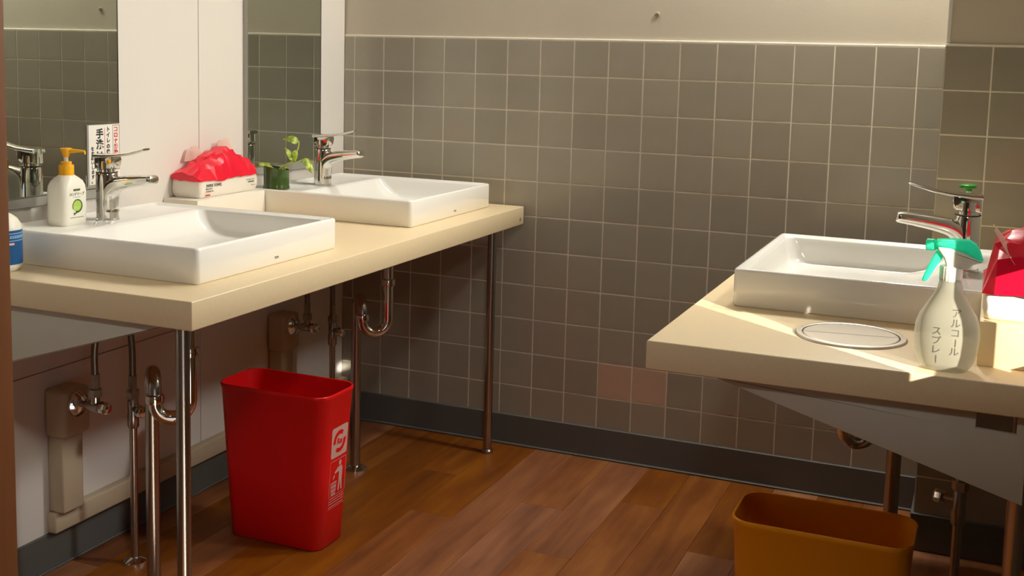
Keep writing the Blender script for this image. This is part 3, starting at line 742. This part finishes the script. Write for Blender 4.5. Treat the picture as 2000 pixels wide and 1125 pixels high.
# ------------------------------------------------------------------ bins
BZ = .367
def bin_(label, loc, m, decal):
    t = thing('waste_bin', label, 'bin', loc, 0, 'rectangular plastic bins')
    hx0, hy0, hx1, hy1 = .1235, .0610, .1455, .0745
    L = lambda f, d=0: (hx0+(hx1-hx0)*f-d, hy0+(hy1-hy0)*f-d)
    b = B(); loops = []
    for f, d, z, r in ((0, .004, 0, .026), (0, 0, .004, .030), (.5, 0, BZ*.5, .032), (.965, 0, BZ*.965, .034), (.97, -.0018, BZ*.972, .036), (1, -.0022, BZ*.994, .036), (1, -.001, BZ, .036), (1, .0018, BZ-.001, .034), (.95, .0028, BZ*.95, .033), (.5, .0028, BZ*.5, .030), (0, .0028, .006, .028)):
        hx, hy = L(f, d); loops.append(rrect(hx, hy, r, z, 0, 0, 7))
    skin(b, loops); obj('tub', b, m, t, angle=45)
    if decal:
        xf = lambda z: hx0+(hx1-hx0)*z/BZ
        def P(a, z, lift=.0004): return Vector((xf(z)+lift, a, z))
        def poly(bm, pts, lift):
            vs = [bm.verts.new(P(a, z, lift)) for a, z in pts]
            try: bm.faces.new(vs)
            except Exception: pass
        ca, cz = .006, .247
        b = B(); sq = [(p.x, p.y) for p in rrect(.034, .036, .006, 0, ca, cz, 4)]; poly(b, sq, .0003); obj('sticker', b, M_decal, t, False)
        b = B()   # ring of two arrows
        for a0, a1 in ((.30*PI, 1.05*PI), (1.30*PI, 2.05*PI)):
            K = 14
            for i in range(K):
                p, q = a0+(a1-a0)*i/K, a0+(a1-a0)*(i+1)/K
                poly(b, [(ca+.0265*math.cos(p), cz+.0265*math.sin(p)), (ca+.0265*math.cos(q), cz+.0265*math.sin(q)), (ca+.0165*math.cos(q), cz+.0165*math.sin(q)), (ca+.0165*math.cos(p), cz+.0165*math.sin(p))], .0006)
        glyphs(b, 'Re', frame_x(ca, cz, xf(cz)+.0008) @ Matrix.Rotation(.06, 4, 'X'), .021, offset=.0003); obj('ring_mark', b, m, t, False)
        b = B(); a0, a1, z0, z1 = ca-.034, ca+.034, .120, .204; wl = .0009
        for pa in ([(a0, z0), (a1, z0), (a1, z0+wl), (a0, z0+wl)], [(a0, z1), (a1, z1), (a1, z1-wl), (a0, z1-wl)], [(a0, z0), (a0+wl, z0), (a0+wl, z1), (a0, z1)], [(a1, z0), (a1-wl, z0), (a1-wl, z1), (a1, z1)]): poly(b, pa, .0003)
        # person dropping litter into a basket
        hc = (ca+.009, .193); poly(b, [(hc[0]+.0058*math.cos(2*PI*i/16), hc[1]+.0065*math.sin(2*PI*i/16)) for i in range(16)], .0003)
        poly(b, [(ca+.001, .1845), (ca+.016, .1855), (ca+.020, .178), (ca+.020, .160), (ca+.019, .150), (ca+.006, .150), (ca+.0055, .172)], .0003)
        poly(b, [(ca+.001, .1845), (ca+.006, .174), (ca-.012, .171), (ca-.013, .1755)], .0004)
        poly(b, [(ca+.006, .151), (ca+.0125, .151), (ca+.0085, .126), (ca+.0035, .126)], .0003)
        poly(b, [(ca+.012, .151), (ca+.0195, .151), (ca+.022, .126), (ca+.0165, .126)], .0003)
        poly(b, [(ca-.020, .158), (ca-.014, .162), (ca-.011, .168), (ca-.015, .170), (ca-.019, .164)], .0003)
        for i in range(5):
            q = i/4; ta, ba = ca-.027+.023*q, ca-.0235+.016*q
            poly(b, [(ta-.0011, .153), (ta+.0011, .153), (ba+.0011, .124), (ba-.0011, .124)], .0003)
        for q in (0, .33, .66, 1):
            z = .153-.029*q; la, ra = ca-.028+.0036*q, ca-.003-.0036*q
            poly(b, [(la, z), (ra, z), (ra, z-.0024), (la, z-.0024)], .00035)
        rnd = random.Random(3)
        for z in (.1135, .1075, .1015, .0945):
            a = a0+.002
            while a < a1-.004:
                w = rnd.uniform(.002, .004)
                poly(b, [(a, z), (a+w, z), (a+w, z+.0024), (a, z+.0024)], .0003); a += w+.0016
        poly(b, [(a0, .091), (a1, .091), (a1, .0918), (a0, .0918)], .0003)
        obj('pictogram', b, M_decal, t, False)
bin_('red plastic bin with white recycling pictograms, under the long counter', (.3165, -.826, 0), M_red, True)
bin_('amber yellow plastic bin under the sunlit counter', (1.566, -1.086, 0), M_yellow_bin, False)

# ------------------------------------------------------------------ plumbing
def trap(label, loc, rz):
    t = thing('drain_trap', label, 'drain pipe', loc, rz, 'chrome drain traps')
    R = .0138
    d, u, tl = Vector((.244, -.070, 0)), Vector((.287, -.113, 0)), Vector((.340, -.071, 0))
    b = B(); Z = Vector((0, 0, 1))
    m1 = (tl+u)/2; r1 = (tl-u).length/2; e1 = (tl-u).normalized()
    p = [tl+Z*.655, tl+Z*.56, tl+Z*.47]+arc(m1+Z*.43, e1, -Z, r1, 0, PI, 14)+[u+Z*.44]
    tube(b, p, R, 20); obj('u_bend', b, M_chrome, t)
    m2 = (u+d)/2; r2 = (u-d).length/2; e2 = (u-d).normalized()
    b = B(); p = [u+Z*.438]+arc(m2+Z*.452, e2, Z, r2, 0, PI, 14)+[d+Z*.30, d+Z*.0]
    tube(b, p, R, 20); obj('down_pipe', b, M_chrome_dull, t)
    for q, z in ((tl, .53), (u, .437)):
        b = B(); lathe(b, [(R, z-.010), (R+.0045, z-.008), (R+.0055, z), (R+.0045, z+.008), (R, z+.010)], 24); o = obj('nut', b, M_chrome, t); o.location = q
    b = B(); lathe(b, [(.033, 0), (.032, .006), (.022, .012), (R+.001, .016)], 28); o = obj('floor_flange', b, M_chrome, t); o.location = d
    return t
tr = trap('chrome drain trap under the counter between two pipes and the front leg', (0, -1.132, 0), 0)
dup(tr, (0, -.320, 0), 0, 'chrome drain trap standing behind the red bin')
dup(tr, (1.895, -.835, 0), PI, 'chrome drain trap behind the yellow bin, partly covered by the bracket')

def floor_valve(label, loc, rz):
    t = thing('floor_stop_valve', label, 'valve', loc, rz, 'floor supply valves')
    b = B(); lathe(b, [(.0082, 0), (.0082, .315)], 20); obj('supply_pipe', b, M_chrome_dull, t)
    b = B(); lathe(b, [(.026, 0), (.025, .006), (.016, .012), (.009, .015)], 28); obj('floor_flange', b, M_chrome, t)
    b = B(); lathe(b, [(.0105, .308), (.0125, .312), (.0125, .338), (.0115, .342), (.0115, .372), (.0105, .374)], 20)
    lathe(b, [(.0145, .374), (.0145, .392)], 6); lathe(b, [(.0095, .392), (.0098, .424)], 6)
    tube(b, [(0, 0, .352), (.030, -.012, .352)], .0075, 14); obj('valve_body', b, M_chrome_dull, t)
    b = B(); M = Matrix.Translation((.030, -.012, .352)) @ Vector((.93, -.37, 0)).to_track_quat('Z', 'Y').to_matrix().to_4x4()
    lathe(b, [(.010, -.004), (.0135, -.002), (.0135, .009), (.011, .013), (.003, .0145)], 8, M); obj('handle', b, M_chrome, t)
    b = B(); p = smooth_path([(0, 0, .42), (-.002, 0, .50), (-.016, -.004, .585), (-.034, -.006, .655)]); tube(b, p, .0072, 12); obj('hose', b, M_hose, t)
    return t
fv = floor_valve('chrome floor supply pipe with valve left of the front drain trap', (.106, -1.10, 0), 0)
dup(fv, (.106, -.287, 0), 0, 'chrome floor supply pipe with valve, rising behind the red bin')
dup(fv, (1.773, -.86, 0), PI, 'floor supply pipe with valve to the right of the yellow bin')

def wall_valve(label, dy):
    t = thing('wall_stop_valve', label, 'valve', (.0262, -1.178+dy, .372), 0, 'wall supply valves')
    Q = Matrix.Rotation(PI/2, 4, 'Y')
    b = B(); lathe(b, [(.0285, 0), (.028, .005), (.021, .012), (.012, .0165)], 32, Q); obj('escutcheon', b, M_chrome, t)
    b = B(); lathe(b, [(.008, .004), (.008, .03), (.0115, .032), (.0115, .060), (.009, .064)], 20, Q)
    tube(b, [(.048, 0, 0), (.048, 0, .026)], .0095, 16); lathe(b, [(.0145, .022), (.0145, .038)], 6, Matrix.Translation((.048, 0, 0))); lathe(b, [(.0098, .038), (.0098, .070)], 6, Matrix.Translation((.048, 0, 0)))
    obj('valve_body', b, M_chrome_dull, t)
    b = B(); lathe(b, [(.009, .062), (.0135, .065), (.0135, .078), (.010, .083), (.003, .085)], 8, Q); obj('handle', b, M_chrome, t)
    b = B(); p = smooth_path([(.048, 0, .066), (.049, 0, .13), (.062, .008, .205), (.085, .016, .283)]); tube(b, p, .0072, 12); obj('hose', b, M_hose, t)
wall_valve('chrome wall stop valve left of the front supply pipe', 0)
wall_valve('chrome wall stop valve above the red bin', .812)

def duct(label, dy):
    t = thing('pipe_cover', label, 'pipe cover', (XL, -1.176+dy, 0), 0, 'wall pipe covers')
    b = B(); box(b, .0008, .060, -.040, .040, .300, .404, .012, 3); obj('valve_box', b, M_duct, t, angle=60)
    b = B(); box(b, .0008, .044, -.030, .030, .131, .302, .005, 2); obj('vertical_duct', b, M_duct, t, angle=60)
duct('beige boxy pipe cover on the wall beside the front supply pipe', 0)
duct('beige boxy pipe cover on the wall above the red bin', .812)
b = B(); box(b, XL+.0008, XL+.026, -1.212, -.0075, .0855, .1305, .004, 2); o = obj('pipe_cover', b, M_duct, angle=60)
tag(o, 'long low beige pipe duct running just above the baseboard', 'pipe cover', 'wall pipe covers')
